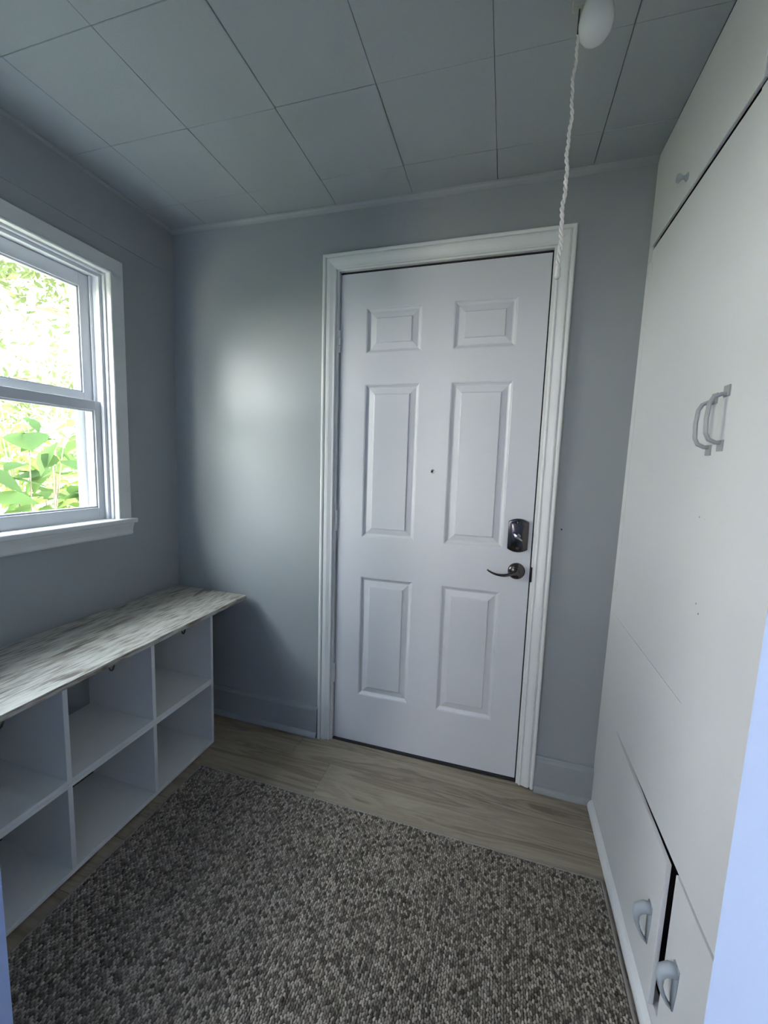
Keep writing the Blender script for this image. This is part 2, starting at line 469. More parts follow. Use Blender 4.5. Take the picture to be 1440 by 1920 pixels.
# strike plate with chipped paint about it
bm = BM(); add_box(bm, (JX1 - 0.0015, -0.0015, 0.845), (JX1 + 0.005, 0.03, 0.905), 0.002)
mesh_obj('strike_plate', bm, M['dark'], frame)

# ------------------------------------------------------------------ six panel door
door = empty('door_1', DLOC); WL[door.name] = DOFF; door.rotation_euler.y = -TH
struct(door, 'white six panel door with dark nickel lever and deadbolt')
FY = 0.011
PX = [(0.113, 0.343), (0.468, 0.699)]
PZ = [(0.243, 0.789), (0.965, 1.606), (1.730, 1.906)]
bm = BM()
gx = [0.0, *PX[0], *PX[1], DW]
gz = [DZ0, *PZ[0], *PZ[1], *PZ[2], DZ1]
vt = {(i, j): bm.verts.new((x, FY, z)) for i, x in enumerate(gx) for j, z in enumerate(gz)}
vb = {(i, j): bm.verts.new((x, FY + 0.012, z)) for i, x in enumerate(gx) for j, z in enumerate(gz) if 0 < i < 5 and 0 < j < 7}
for i in range(5):
    for j in range(7):
        q = [(i, j), (i + 1, j), (i + 1, j + 1), (i, j + 1)]
        if i in (1, 3) and j in (1, 3, 5):
            for k in range(4):
                a, b2 = q[k], q[(k + 1) % 4]
                bm.faces.new((vt[a], vt[b2], vb[b2], vb[a]))
        else:
            bm.faces.new([vt[k] for k in q])
back = [bm.verts.new((x, FY + 0.044, z)) for x, z in ((0, DZ0), (DW, DZ0), (DW, DZ1), (0, DZ1))]
bm.faces.new(back[::-1])
per = [[vt[i, 0] for i in range(6)], [vt[5, j] for j in range(8)], [vt[i, 7] for i in range(5, -1, -1)], [vt[0, j] for j in range(7, -1, -1)]]
for k, chain in enumerate(per):
    bm.faces.new(chain[::-1] + [back[k], back[(k + 1) % 4]])
bmesh.ops.recalc_face_normals(bm, faces=bm.faces[:])
mesh_obj('slab', bm, M['door'], door)
PROF = [(0.0, 0.0), (0.0015, 0.0012), (0.004, 0.0016), (0.0065, 0.0050), (0.010, 0.0072), (0.0135, 0.0092), (0.0175, 0.0095), (0.021, 0.0086),
        (0.0375, 0.0056), (0.0395, 0.0048), (0.0410, 0.0020), (0.0430, 0.0013)]
for (z0, z1) in PZ[::-1]:
    for (x0, x1) in PX:
        bm = BM()
        rings = []
        for ins, dep in PROF:
            rings.append([bm.verts.new((x, FY + dep, z)) for x, z in ((x0 + ins, z0 + ins), (x1 - ins, z0 + ins), (x1 - ins, z1 - ins), (x0 + ins, z1 - ins))])
        for a, b2 in zip(rings, rings[1:]):
            for k in range(4):
                bm.faces.new((a[k], a[(k + 1) % 4], b2[(k + 1) % 4], b2[k]))
        bm.faces.new(rings[-1])
        bk = [bm.verts.new((x, FY + 0.012, z)) for x, z in ((x0, z0), (x1, z0), (x1, z1), (x0, z1))]
        for k in range(4):
            bm.faces.new((bk[k], bk[(k + 1) % 4], rings[0][(k + 1) % 4], rings[0][k]))
        bm.faces.new(bk[::-1])
        bmesh.ops.recalc_face_normals(bm, faces=bm.faces[:])
        mesh_obj('door_panel', bm, M['door'], door)
box('door_sweep', (0.002, FY + 0.004, 0.0105), (DW - 0.002, FY + 0.03, DZ0 - 0.0005), M['dark'], door)
# hinges on the left edge
for hz in (0.33, 1.03, 1.78):
    bm = BM()
    for k in range(3):
        z0 = hz - 0.045 + k * 0.0305
        lathe(bm, [(0, z0), (0.0055, z0), (0.0062, z0 + 0.001), (0.0062, z0 + 0.028), (0.0055, z0 + 0.029), (0, z0 + 0.029)], Matrix.Translation((-0.003, FY - 0.005, 0)), 12)
    mesh_obj('hinge', bm, M['white'], door, smooth=False)
# peephole
bm = BM()
Ry = Matrix.Rotation(math.pi / 2, 4, 'X')      # local +Z -> world -Y
lathe(bm, [(0.0085, -0.001), (0.0085, 0.0015), (0.0065, 0.0025), (0.005, 0.0012), (0.0, 0.0012)], Matrix.Translation((0.410, FY, 1.257)) @ Ry, 20)
pe = mesh_obj('peephole', bm, M['chrome'], door, smooth=True)
bm = BM(); lathe(bm, [(0.0042, 0.0), (0.0042, 0.0018), (0.0, 0.0022)], Matrix.Translation((0.408, FY, 1.257)) @ Ry, 16)
mesh_obj('lens', bm, M['dark'], pe, smooth=True)
# deadbolt: arched plate, thumb turn, two screws
bm = BM()
def bolt_outline(s, n=10):
    hw, hh, arch = 0.0375 * s, 0.0535 * s, 0.012 * s
    p = []
    for k in range(n + 1):
        u = -1 + 2 * k / n
        p.append((u * hw, hh + arch * (1 - abs(u) ** 2.2)))
    for k in range(n + 1):
        u = 1 - 2 * k / n
        p.append((u * hw, -hh - arch * (1 - abs(u) ** 2.2)))
    return p
bc = (0.7535, 1.0225)
rows = [[(bc[0] + x, FY + 0.0005 - d, bc[1] + z) for x, z in bolt_outline(s)] for s, d in ((1.0, 0), (1.0, 0.008), (0.985, 0.0105), (0.95, 0.012), (0.90, 0.0115), (0.87, 0.0125), (0.6, 0.016), (0.25, 0.0172))]
loft(bm, rows)
bolt = mesh_obj('deadbolt_plate', bm, M['nickel'], door, smooth=True)
for dz in (-0.050, 0.050):
    bm = BM(); lathe(bm, [(0.0062, 0.0), (0.0062, 0.0032), (0.0045, 0.0045), (0.0022, 0.0045), (0.0018, 0.003), (0, 0.003)], Matrix.Translation((bc[0], FY - 0.0105, bc[1] + dz)) @ Ry, 16)
    mesh_obj('screw', bm, M['nickel'], bolt)
bm = BM()
tm = Matrix.Translation((bc[0] - 0.002, FY - 0.016, bc[1] - 0.002))
lathe(bm, [(0.012, 0.0), (0.0115, 0.004), (0.008, 0.006), (0.0, 0.006)], tm @ Ry, 18)
ang = math.radians(-38)
ca, sa = math.cos(ang), math.sin(ang)
rows = []
for t_, hw, pr_ in ((-0.023, 0.003, 0.012), (-0.017, 0.0045, 0.018), (-0.006, 0.0048, 0.021), (0.006, 0.0048, 0.021), (0.017, 0.0045, 0.018), (0.023, 0.003, 0.012)):
    cx_, cz_ = bc[0] - 0.002 + ca * t_, bc[1] - 0.002 + sa * t_
    nx_, nz_ = -sa, ca
    rows.append([(cx_ + nx_ * hw, FY - 0.018, cz_ + nz_ * hw), (cx_ + nx_ * hw * 0.7, FY - 0.018 - pr_, cz_ + nz_ * hw * 0.7), (cx_ - nx_ * hw * 0.7, FY - 0.018 - pr_, cz_ - nz_ * hw * 0.7), (cx_ - nx_ * hw, FY - 0.018, cz_ - nz_ * hw)])
loft(bm, rows)
mesh_obj('thumb_turn', bm, M['chrome'], bolt)
# lever handle
bm = BM(); rc = (0.7565, 0.8815)
lathe(bm, [(0.0325, 0.0), (0.0325, 0.004), (0.031, 0.008), (0.026, 0.012), (0.019, 0.0145), (0.012, 0.016), (0.012, 0.03), (0, 0.03)], Matrix.Translation((rc[0], FY, rc[1])) @ Ry, 32)
rose = mesh_obj('handle_rose', bm, M['nickel'], door, smooth=True)
bm = BM()
path, rad = [], []
for k in range(15):
    u = k / 14
    x = rc[0] + 0.006 - u * 0.115
    z = rc[1] + 0.004 - 0.016 * math.sin(u * 2.5) + 0.012 * u ** 4
    y = FY - 0.030 - 0.020 * min(1, u * 2.6)
    path.append((x, y, z)); rad.append((0.0055 + 0.004 * (1 - u) ** 2, 0.0075 - 0.0045 * u + 0.004 * max(0, 0.2 - u) * 5))
sweep(bm, path, rad, 14)
mesh_obj('lever', bm, M['nickel'], rose, smooth=True)
bm = BM(); lathe(bm, [(0.0105, 0.0), (0.0105, 0.006), (0.008, 0.0085), (0, 0.0085)], Matrix.Translation((rc[0], FY - 0.030, rc[1])) @ Ry, 18)
mesh_obj('lock_button', bm, M['nickel'], rose, smooth=True)
# nail hole in the wall beside the casing
bm = BM(); lathe(bm, [(0.0028, 0.0), (0.0022, 0.003), (0, 0.0035)], Matrix.Translation((0.905, 0.0, 1.062)) @ Ry, 10)
mesh_obj('nail_head', bm, M['dark'], wall_far)

# ------------------------------------------------------------------ window
win = empty('window_1', (XL, (WY0 + WY1) / 2, WZ0)); struct(win, 'white double hung window looking onto bright foliage')
CO = 0.064
# casing: flat board with inner bead
CPW = [(0.0, 0.0), (0.0, 0.016), (0.002, 0.021), (0.006, 0.023), (0.010, 0.021), (0.012, 0.017), (0.060, 0.018), (0.064, 0.015), (0.064, 0.0)]
yi1, yi0, zi1 = WY1 - 0.004, WY0 + 0.004, WZ1 - 0.004
SZ = 1.0125                         # stool top
bm = BM(); loft(bm, [[(XL + d2, yi1 + d, SZ) for d, d2 in CPW], [(XL + d2, yi1 + d, zi1 + d) for d, d2 in CPW]]); mesh_obj('casing_side', bm, M['white'], win)
bm = BM(); loft(bm, [[(XL + d2, yi0 - d, SZ) for d, d2 in CPW], [(XL + d2, yi0 - d, zi1 + d) for d, d2 in CPW]]); mesh_obj('casing_side', bm, M['white'], win)
bm = BM(); loft(bm, [[(XL + d2, yi0 - d, zi1 + d) for d, d2 in CPW], [(XL + d2, yi1 + d, zi1 + d) for d, d2 in CPW]]); mesh_obj('casing_head', bm, M['white'], win)
bm = BM(); add_box(bm, (XL - 0.05, WY0 + 0.002, 0.992), (XL + 0.001, WY1 - 0.002, SZ)); add_box(bm, (XL + 0.001, yi0 - 0.073, 0.992), (XL + 0.043, yi1 + 0.073, SZ), 0.006, 3)
mesh_obj('stool', bm, M['white'], win)
bm = BM()
pr = [(0.001, 0.9915), (0.026, 0.9915), (0.026, 0.982), (0.022, 0.972), (0.019, 0.960), (0.019, 0.945), (0.015, 0.9395), (0.001, 0.9395)]
prism(bm, [(XL + x, yi0 - 0.066, z) for x, z in pr], (0, yi1 - yi0 + 0.132, 0)); mesh_obj('apron', bm, M['white'], win)
# jamb liner with stops
JY1, JY0, JZ1 = WY1 - 0.010, WY0 + 0.010, WZ1 - 0.012
box('jamb_liner', (XL - 0.119, JY1, WZ0), (XL, WY1, WZ1), M['vinyl'], win)
box('jamb_liner', (XL - 0.119, WY0, WZ0), (XL, JY0, WZ1), M['vinyl'], win)
box('head_liner', (XL - 0.119, JY0, JZ1), (XL, JY1, WZ1), M['vinyl'], win)
for yy, s in ((JY1, -1), (JY0, 1)):
    for x0, x1, w_ in ((-0.030, -0.014, 0.012), (-0.070, -0.062, 0.010), (-0.112, -0.100, 0.014)):
        a, b2 = sorted((yy, yy + s * w_))
        box('stop_bead', (XL + x0, a, SZ if x0 > -0.05 else WZ0 + 0.003), (XL + x1, b2, JZ1), M['vinyl'], win, 0.002)
box('stop_bead', (XL - 0.030, JY0 + 0.012, JZ1 - 0.012), (XL - 0.014, JY1 - 0.012, JZ1), M['vinyl'], win, 0.002)
box('stop_bead', (XL - 0.112, JY0 + 0.014, JZ1 - 0.014), (XL - 0.100, JY1 - 0.014, JZ1), M['vinyl'], win, 0.002)
box('sill', (XL - 0.15, WY0 - 0.02, 0.965), (XL - 0.0505, WY1 + 0.02, 1.003), M['vinyl'], win, 0.003)

def sash(x0, x1, z0, z1, bot, top, st):
    """one sash frame: stiles and rails with a stepped glazing bead, glass as sub-part"""
    y0, y1 = JY0 + 0.0015, JY1 - 0.0015
    xm = (x0 + x1) / 2
    bm = BM()
    add_box(bm, (x0, y1 - st, z0), (x1, y1, z1), 0.002)
    add_box(bm, (x0, y0, z0), (x1, y0 + st, z1), 0.002)
    add_box(bm, (x0, y0 + st, z0), (x1, y1 - st, z0 + bot), 0.002)
    add_box(bm, (x0, y0 + st, z1 - top), (x1, y1 - st, z1), 0.002)
    b = 0.007
    for lo, hi in (((xm - 0.008, y1 - st - b, z0 + bot), (xm + 0.008, y1 - st, z1 - top)), ((xm - 0.008, y0 + st, z0 + bot), (xm + 0.008, y0 + st + b, z1 - top)),
                   ((xm - 0.008, y0 + st, z0 + bot), (xm + 0.008, y1 - st, z0 + bot + b)), ((xm - 0.008, y0 + st, z1 - top - b), (xm + 0.008, y1 - st, z1 - top))):
        add_box(bm, lo, hi, 0.002)
    s = mesh_obj('sash', bm, M['vinyl'], win)
    box('glass_pane', (xm - 0.002, y0 + st + 0.001, z0 + bot + 0.001), (xm + 0.002, y1 - st - 0.001, z1 - top - 0.001), M['glass'], s)
    return s
low = sash(XL - 0.060, XL - 0.032, SZ - 0.002, 1.483, 0.050, 0.036, 0.034)
upp = sash(XL - 0.098, XL - 0.072, 1.462, JZ1 - 0.002, 0.052, 0.050, 0.044)
# small sash lock on the meeting rail
bm = BM(); add_box(bm, (XL - 0.058, -0.80, 1.4835), (XL - 0.036, -0.72, 1.490), 0.002); add_box(bm, (XL - 0.052, -0.775, 1.490), (XL - 0.040, -0.735, 1.500), 0.004)
mesh_obj('sash_lock', bm, M['vinyl'], win)
# storm window bars outside
bm = BM()
xs0, xs1 = XL - 0.140, XL - 0.121
for lo, hi in (((xs0, WY1 - 0.045, 1.004), (xs1, WY1 - 0.005, WZ1)), ((xs0, WY0 + 0.005, 1.004), (xs1, WY0 + 0.045, WZ1)), ((xs0, WY0 + 0.045, WZ1 - 0.04), (xs1, WY1 - 0.045, WZ1)), ((xs0, WY0 + 0.045, 1.004), (xs1, WY1 - 0.045, 1.028)), ((xs0, WY0 + 0.045, 1.475), (xs1, WY1 - 0.045, 1.50))):
    add_box(bm, lo, hi, 0.002)
mesh_obj('storm_frame', bm, M['vinyl'], win)

# ------------------------------------------------------------------ cubby shelf and bench board
FX, BXK = -0.482, -0.790
YR = -0.2045
PITCH, TK = 0.3065, 0.0145
YLE = YR - 3 * PITCH - TK
OH = 0.630
shelf = empty('cubby_shelf', ((FX + BXK) / 2, (YR + YLE) / 2, 0))
tag(shelf, 'white six compartment cubby shelf with an open back under the bench board', 'shelf')
bm = BM(); add_box(bm, (BXK, YLE, 0.010), (FX, YR, 0.026), 0.0008, 1); mesh_obj('bottom_board', bm, M['lam'], shelf)
bm = BM(); add_box(bm, (BXK, YLE, OH - 0.016), (FX, YR, OH), 0.0008, 1); mesh_obj('top_board', bm, M['lam'], shelf)
bm = BM(); add_box(bm, (BXK, YLE + TK, 0.292), (FX, YR - TK, 0.3045), 0.0006, 1); add_box(bm, (BXK, YLE + TK, 0.305), (FX, YR - TK, 0.3175), 0.0006, 1); mesh_obj('middle_board', bm, M['lam'], shelf)
for k in range(4):
    y1 = YR - k * PITCH
    if k in (0, 3):
        bm = BM(); add_box(bm, (BXK, y1 - TK, 0.0262), (FX, y1, OH - 0.0162), 0.0008, 1); mesh_obj('side_board', bm, M['lam'], shelf)
    else:
        for z0, z1 in ((0.0262, 0.2918), (0.3177, OH - 0.0162)):
            bm = BM(); add_box(bm, (BXK, y1 - TK, z0), (FX, y1, z1), 0.0008, 1); mesh_obj('divider', bm, M['lam'], shelf)
# floor runners that carry the shelf
for y in (YR - 0.03, YLE + 0.03):
    box('foot', (BXK + 0.02, y - 0.015, 0.0), (FX - 0.02, y + 0.015, 0.0098), M['lam'], shelf)
# little black wire hooks under the front of the top board
for k in range(3):
    yc = YR - PITCH * (k + 0.5) - 0.012
    bm = BM(); z0 = OH - 0.0165
    sweep(bm, [(FX - 0.004, yc + 0.014, z0), (FX - 0.003, yc + 0.013, z0 - 0.008), (FX - 0.002, yc + 0.004, z0 - 0.026), (FX - 0.002, yc, z0 - 0.029), (FX - 0.002, yc - 0.004, z0 - 0.026), (FX - 0.003, yc - 0.010, z0 - 0.010), (FX - 0.004, yc - 0.011, z0)], 0.0026, 8)
    sweep(bm, [(FX - 0.003, yc + 0.013, z0 - 0.0065), (FX - 0.003, yc - 0.010, z0 - 0.0065)], 0.002, 8)
    mesh_obj('wire_hook', bm, M['black'], shelf, smooth=True)

bench = box('bench_board', (XL + 0.0155, YF + 0.02, OH + 0.0003), (-0.430, -0.036, OH + 0.0175), M['bench'], None, 0.0015, origin=((XL - 0.43) / 2, -0.65, OH))
tag(bench, 'whitewashed wood grain bench board lying on the cubby shelf under the window', 'bench')

# ------------------------------------------------------------------ rug of woven loops
RX0, RX1, RY1, RY0 = -0.437, 1.068, -0.338, YF + 0.01
rug = empty('rug', ((RX0 + RX1) / 2, (RY0 + RY1) / 2, 0)); tag(rug, 'grey flecked woven loop rug on the plank floor', 'rug')
bm = BM(); add_box(bm, (RX0, RY0, 0.0002), (RX1, RY1, 0.0065), 0.001, 1); mesh_obj('backing', bm, M['rugback'], rug)
def binding(name, pts):
    bm = BM(); sweep(bm, pts, (0.0045, 0.0042), 8); return mesh_obj(name, bm, M['bind'], rug, smooth=True)
rw = random.Random(5)
zb = 0.0052
binding('binding', [(RX0 + (RX1 - RX0) * k / 40, RY1 + 0.002 + rw.uniform(-0.0012, 0.0012), zb) for k in range(41)])
binding('binding', [(RX1 + rw.uniform(-0.001, 0.001), RY1 + (RY0 - RY1) * k / 30, zb) for k in range(31)])
binding('binding', [(RX0 + rw.uniform(-0.001, 0.001), RY1 + (RY0 - RY1) * k / 30, zb) for k in range(31)])
# loops: one mesh, low domes in staggered rows
rng = np.random.default_rng(4)
sx, sy = 0.0066, 0.0098
nx, ny = int((RX1 - RX0 - 0.006) / sx), int((RY1 - RY0 - 0.006) / sy)
I, J = np.meshgrid(np.arange(nx), np.arange(ny), indexing='ij')
cx = RX0 + 0.005 + I * sx; cy = RY1 - 0.005 - J * sy - (I % 2) * sy / 2
cx = (cx + rng.normal(0, 0.0006, cx.shape)).ravel(); cy = (cy + rng.normal(0, 0.0007, cy.shape)).ravel()
n = cx.size
hgt = 0.0095 + rng.normal(0, 0.0009, n)
an = rng.normal(0.35, 0.18, n) * np.where((I.ravel() % 2) == 0, 1, -1)
hx, hy = 0.0034, 0.0056
base = np.array([[-hx, -hy], [hx, -hy], [hx, hy], [-hx, hy]])
topo = np.array([[-hx * .45, -hy * .55], [hx * .45, -hy * .55], [hx * .45, hy * .55], [-hx * .45, hy * .55]])
V = np.zeros((n, 8, 3), np.float32)
ca_, sa_ = np.cos(an), np.sin(an)
for k in range(4):
    for arr, o_, zz in ((base, 0, np.full(n, 0.0058)), (topo, 4, hgt)):
        x_, y_ = arr[k]
        V[:, o_ + k, 0] = cx + ca_ * x_ - sa_ * y_
        V[:, o_ + k, 1] = cy + sa_ * x_ + ca_ * y_
        V[:, o_ + k, 2] = zz
ro = np.array(WL[rug.name]); V -= ro.astype(np.float32)
fq = np.array([[4, 5, 6, 7], [0, 1, 5, 4], [1, 2, 6, 5], [2, 3, 7, 6], [3, 0, 4, 7]])
F = (np.arange(n)[:, None, None] * 8 + fq[None]).reshape(-1, 4)
me = bpy.data.meshes.new('yarn_loops')
me.vertices.add(n * 8); me.vertices.foreach_set('co', V.ravel())
me.loops.add(F.size); me.loops.foreach_set('vertex_index', F.ravel().astype(np.int32))
me.polygons.add(len(F)); me.polygons.foreach_set('loop_start', np.arange(0, F.size, 4, dtype=np.int32))
me.update(calc_edges=True)
me.polygons.foreach_set('use_smooth', np.ones(len(F), bool))
tone = np.clip(rng.beta(1.4, 1.8, n), 0, 1)
dark_c, light_c = np.array([0.062, 0.052, 0.042]), np.array([0.50, 0.435, 0.36])
colr = dark_c + (light_c - dark_c) * tone[:, None]
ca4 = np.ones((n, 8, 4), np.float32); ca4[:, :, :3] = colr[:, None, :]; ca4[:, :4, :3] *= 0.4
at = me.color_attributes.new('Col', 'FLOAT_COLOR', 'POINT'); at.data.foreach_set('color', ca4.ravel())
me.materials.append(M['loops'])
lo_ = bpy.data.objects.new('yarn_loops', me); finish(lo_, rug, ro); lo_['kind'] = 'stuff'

# ------------------------------------------------------------------ built-in closet on the right
closet = empty('built_in_closet', (XR + 0.1, -0.65, 0))
tag(closet, 'pale grey built in closet with flush painted doors along the right side', 'closet')
X1 = XR + 0.018
U = (-0.642, -0.044, 2.005, 2.270)          # upper door: y0,y1,z0,z1
T1 = (-0.6295, -0.044, 0.780, 1.996)
T2 = (-1.215, -0.6305, 0.780, 1.996)
L1 = (-0.687, -0.223, 0.082, 0.440)
L2 = (-1.175, -0.708, 0.082, 0.440)
U2 = (-1.24, -0.648, 2.004, 2.270)
# face frame: strips around the openings (gaps included)
def strips(bm, y0, y1, z0, z1): add_box(bm, (XR, y0, z0), (X1, y1, z1))
for lab, rects in (('face_frame', [(-0.042, -0.0005, 0.0, ZC), (YF, -1.217, 0.4475, ZC), (-1.217, -0.042, 2.272, ZC), (-1.217, -0.042, 0.4475, 0.7794),
                                   (-0.2224, -0.042, 0.0, 0.4475), (YF, -1.178, 0.0, 0.4475), (-1.178, -0.2224, 0.0, 0.080)]),):
    bm = BM()
    for r in rects: strips(bm, *r)
    mesh_obj(lab, bm, M['closet'], closet)
bm = BM(); add_box(bm, (X1 + 0.012, YF, 0), (X1 + 0.017, 0, ZC)); mesh_obj('gap_shade_board', bm, M['dark'], closet)  # near-black sheet, paints the shade seen through the closet door gaps
def cdoor(name, r, proud=0.0, hinge_left=0.0, thick=0.018):
    y0, y1, z0, z1 = r
    bm = BM(); add_box(bm, (XR - proud, y0, z0), (XR + thick - proud, y1, z1), 0.0012, 2)
    if hinge_left:
        bmesh.ops.rotate(bm, verts=bm.verts, cent=(XR + thick - proud, y1, 0), matrix=Matrix.Rotation(hinge_left, 3, 'Z'))
    return mesh_obj(name, bm, M['closet'], closet)
up1 = cdoor('upper_door', U, 0.006, 0, 0.008)
up2 = cdoor('upper_door', U2, 0.004, 0, 0.008)
td1 = cdoor('tall_door', T1, 0.0)
td2 = cdoor('tall_door', T2, 0.0022)
ld1 = cdoor('lower_door', L1, 0.002, -0.022, 0.010)
ld2 = cdoor('lower_door', L2, 0.0015, 0, 0.008)
# hinges of the tall door
for hz in (1.935, 0.880):
    bm = BM()
    sweep(bm, [(XR - 0.002, -0.0425, hz - 0.022), (XR - 0.002, -0.0425, hz + 0.022)], 0.0032, 10)
    add_box(bm, (XR - 0.0012, -0.058, hz - 0.020), (XR, -0.044, hz + 0.020), 0.0005, 1)
    mesh_obj('hinge', bm, M['closet'], td1)
# latch knob of the upper door
bm = BM()
Rx = Matrix.Rotation(-math.pi / 2, 4, 'Y')     # local +Z -> world -X
lathe(bm, [(0.010, 0), (0.0105, 0.002), (0.005, 0.006), (0.0045, 0.011), (0.009, 0.017), (0.011, 0.020), (0.009, 0.024), (0, 0.025)], Matrix.Translation((XR - 0.006, -0.305, 2.050)) @ Rx, 20)
mesh_obj('knob', bm, M['pull'], up1, smooth=True)
# D handles on the two tall doors
def d_handle(y, zc, parent, x):
    bm = BM(); h = 0.047
    path = [(x - 0.002, y, zc - h), (x - 0.010, y, zc - h), (x - 0.022, y, zc - h + 0.006), (x - 0.028, y, zc - h + 0.018), (x - 0.030, y, zc), (x - 0.028, y, zc + h - 0.018), (x - 0.022, y, zc + h - 0.006), (x - 0.010, y, zc + h), (x - 0.002, y, zc + h)]
    sweep(bm, path, (0.0055, 0.0040), 10)
    for s in (-1, 1):
        add_box(bm, (x - 0.003, y - 0.011, zc + s * (h + 0.006) - 0.011), (x, y + 0.011, zc + s * (h + 0.006) + 0.011), 0.001)
    return mesh_obj('handle', bm, M['dpull'], parent, smooth=False)
d_handle(-0.603, 1.387, td1, XR)
d_handle(-0.655, 1.394, td2, XR - 0.0022)
# teardrop pulls on the two lower doors
def drop_pull(y, zt, parent, x):
    bm = BM(); zb_ = zt - 0.100
    path = [(x - 0.002, y, zt - 0.010), (x - 0.013, y, zt - 0.010), (x - 0.024, y, zt - 0.017), (x - 0.0285, y, zt - 0.032), (x - 0.026, y, zt - 0.052), (x - 0.019, y, zt - 0.072), (x - 0.010, y, zt - 0.088), (x - 0.003, y, zb_ + 0.004)]
    rad = [(0.013, 0.013), (0.013, 0.013), (0.012, 0.012), (0.009, 0.008), (0.0075, 0.005), (0.007, 0.0042), (0.0065, 0.004), (0.005, 0.0035)]
    sweep(bm, path, rad, 12)
    prism(bm, [(x, y - 0.012, zt + 0.002), (x, y + 0.012, zt + 0.002), (x, y + 0.010, zt - 0.045), (x, y + 0.005, zb_), (x, y - 0.005, zb_), (x, y - 0.010, zt - 0.045)], (-0.003, 0, 0))
    return mesh_obj('handle', bm, M['pull'], parent, smooth=True)
drop_pull(-0.638, 0.282, ld1, XR - 0.0105)
drop_pull(-0.762, 0.285, ld2, XR - 0.0015)
# filled screw holes left by old hardware
for y, z in ((-0.600, 1.192), (-0.628, 1.190)):
    bm = BM(); lathe(bm, [(0.0022, 0), (0.0016, 0.0008), (0, 0.0008)], Matrix.Translation((XR, y, z)) @ Rx, 8); mesh_obj('screw_hole', bm, M['pull'], td1)
for y, z in ((-0.640, 1.012), (-0.655, 0.995)):
    bm = BM(); lathe(bm, [(0.0024, 0), (0.0016, 0.0008), (0, 0.0008)], Matrix.Translation((XR - 0.0022, y, z)) @ Rx, 8); mesh_obj('screw_hole', bm, M['pull'], td2)

# ------------------------------------------------------------------ ceiling light with pull cord
LX, LY = 0.804, -0.595
lamp = empty('ceiling_light', (LX, LY, ZC)); tag(lamp, 'bare bulb ceiling light with a long white pull cord', 'light')
up4 = Matrix.Translation((LX, LY, 0))
bm = BM(); lathe(bm, [(0, ZC - 0.001), (0.055, ZC - 0.001), (0.056, ZC - 0.010), (0.048, ZC - 0.018), (0.028, ZC - 0.026), (0.023, ZC - 0.034), (0.0225, ZC - 0.060), (0.021, ZC - 0.063), (0.0, ZC - 0.063)], up4, 32)
sock = mesh_obj('lamp_holder', bm, M['porcelain'], lamp, smooth=True)
bm = BM(); zb0 = 2.166
lathe(bm, [(0.0000, zb0 + 0.0000), (0.0111, zb0 + 0.0013), (0.0212, zb0 + 0.0067), (0.0295, zb0 + 0.0162), (0.0334, zb0 + 0.0279), (0.0340, zb0 + 0.0379), (0.0318, zb0 + 0.0535), (0.0268, zb0 + 0.0713), (0.0212, zb0 + 0.0870), (0.0173, zb0 + 0.0959)], up4, 32)
mesh_obj('bulb', bm, M['bulb'], lamp, smooth=True)
bm = BM(); add_box(bm, (LX - 0.048, LY - 0.008, ZC - 0.062), (LX - 0.019, LY + 0.008, ZC - 0.040), 0.003)
arm = mesh_obj('switch_arm', bm, M['porcelain'], lamp)
bm = BM(); sweep(bm, [(LX - 0.034, LY, ZC - 0.062), (LX - 0.034, LY, ZC - 0.112)], 0.0016, 6); mesh_obj('pull_chain', bm, M['black'], arm)
# twisted cord: two strands
bm = BM()
zt, ze = 2.190, 1.728
NK = 120
for s in (0, math.pi):
    path = []
    for k in range(NK):
        u = k / (NK - 1); z = zt + (ze - zt) * u
        a = u * 2 * math.pi * 17 + s
        wx = 0.0016 * math.sin(u * 23) + 0.001 * math.sin(u * 57 + 1); wy = 0.0012 * math.cos(u * 31)
        rr_ = 0.0017 + 0.0009 * u
        path.append((LX - 0.034 + wx + rr_ * math.cos(a), LY + wy + rr_ * math.sin(a), z))
    sweep(bm, path, [0.0019 + 0.0011 * k / NK for k in range(NK)], 6)
# frayed knot at the end
lathe(bm, [(0, ze + 0.010), (0.004, ze + 0.008), (0.0062, ze), (0.0058, ze - 0.008), (0.0068, ze - 0.016), (0.004, ze - 0.022), (0, ze - 0.022)], Matrix.Translation((LX - 0.0345, LY, 0)), 10)
mesh_obj('pull_cord', bm, M['cord'], lamp, smooth=True)

# ------------------------------------------------------------------ outside: lawn, broad leaved shrub, hedge, and trees with unseen parts added to dim the sky
GZ = -0.55
lawn = struct(box('ground_outside', (-40, -30, GZ - 0.1), (XL - 0.9, 30, GZ), M['grass']), 'dry pale ground outside the window')
struct(box('foundation', (XL - 0.9, HY - 0.1, GZ - 0.1), (XR + 0.25, 0.14, -0.061), M['siding']), 'foundation under the porch')

def leaf_mesh(name, L, W_, cup, seed):
    r = random.Random(seed)
    prof = [(0.0, 0.04), (0.12, 0.62), (0.32, 1.0), (0.58, 0.82), (0.80, 0.42), (1.0, 0.02)]
    vs, fs = [], []
    for u, w_ in prof:
        droop = -0.22 * L * u * u + r.uniform(-0.01, 0.01) * L
        for s in (-1, 0, 1):
            vs.append((u * L, s * w_ * W_ / 2, droop + (cup * w_ * W_ if s else 0) + (r.uniform(-0.03, 0.03) * W_ if s else 0)))
    for i in range(len(prof) - 1):
        for k in range(2):
            a = i * 3 + k
            fs.append((a, a + 1, a + 4, a + 3))
    m = bpy.data.meshes.new(name); m.from_pydata(vs, [], fs); m.update()
    for p in m.polygons: p.use_smooth = True
    m.materials.append(M['leaf'])
    return m
leafs = [leaf_mesh('leaf', 0.105 + 0.02 * k, 0.072 + 0.010 * k, 0.10 - 0.05 * (k % 3), k) for k in range(5)]

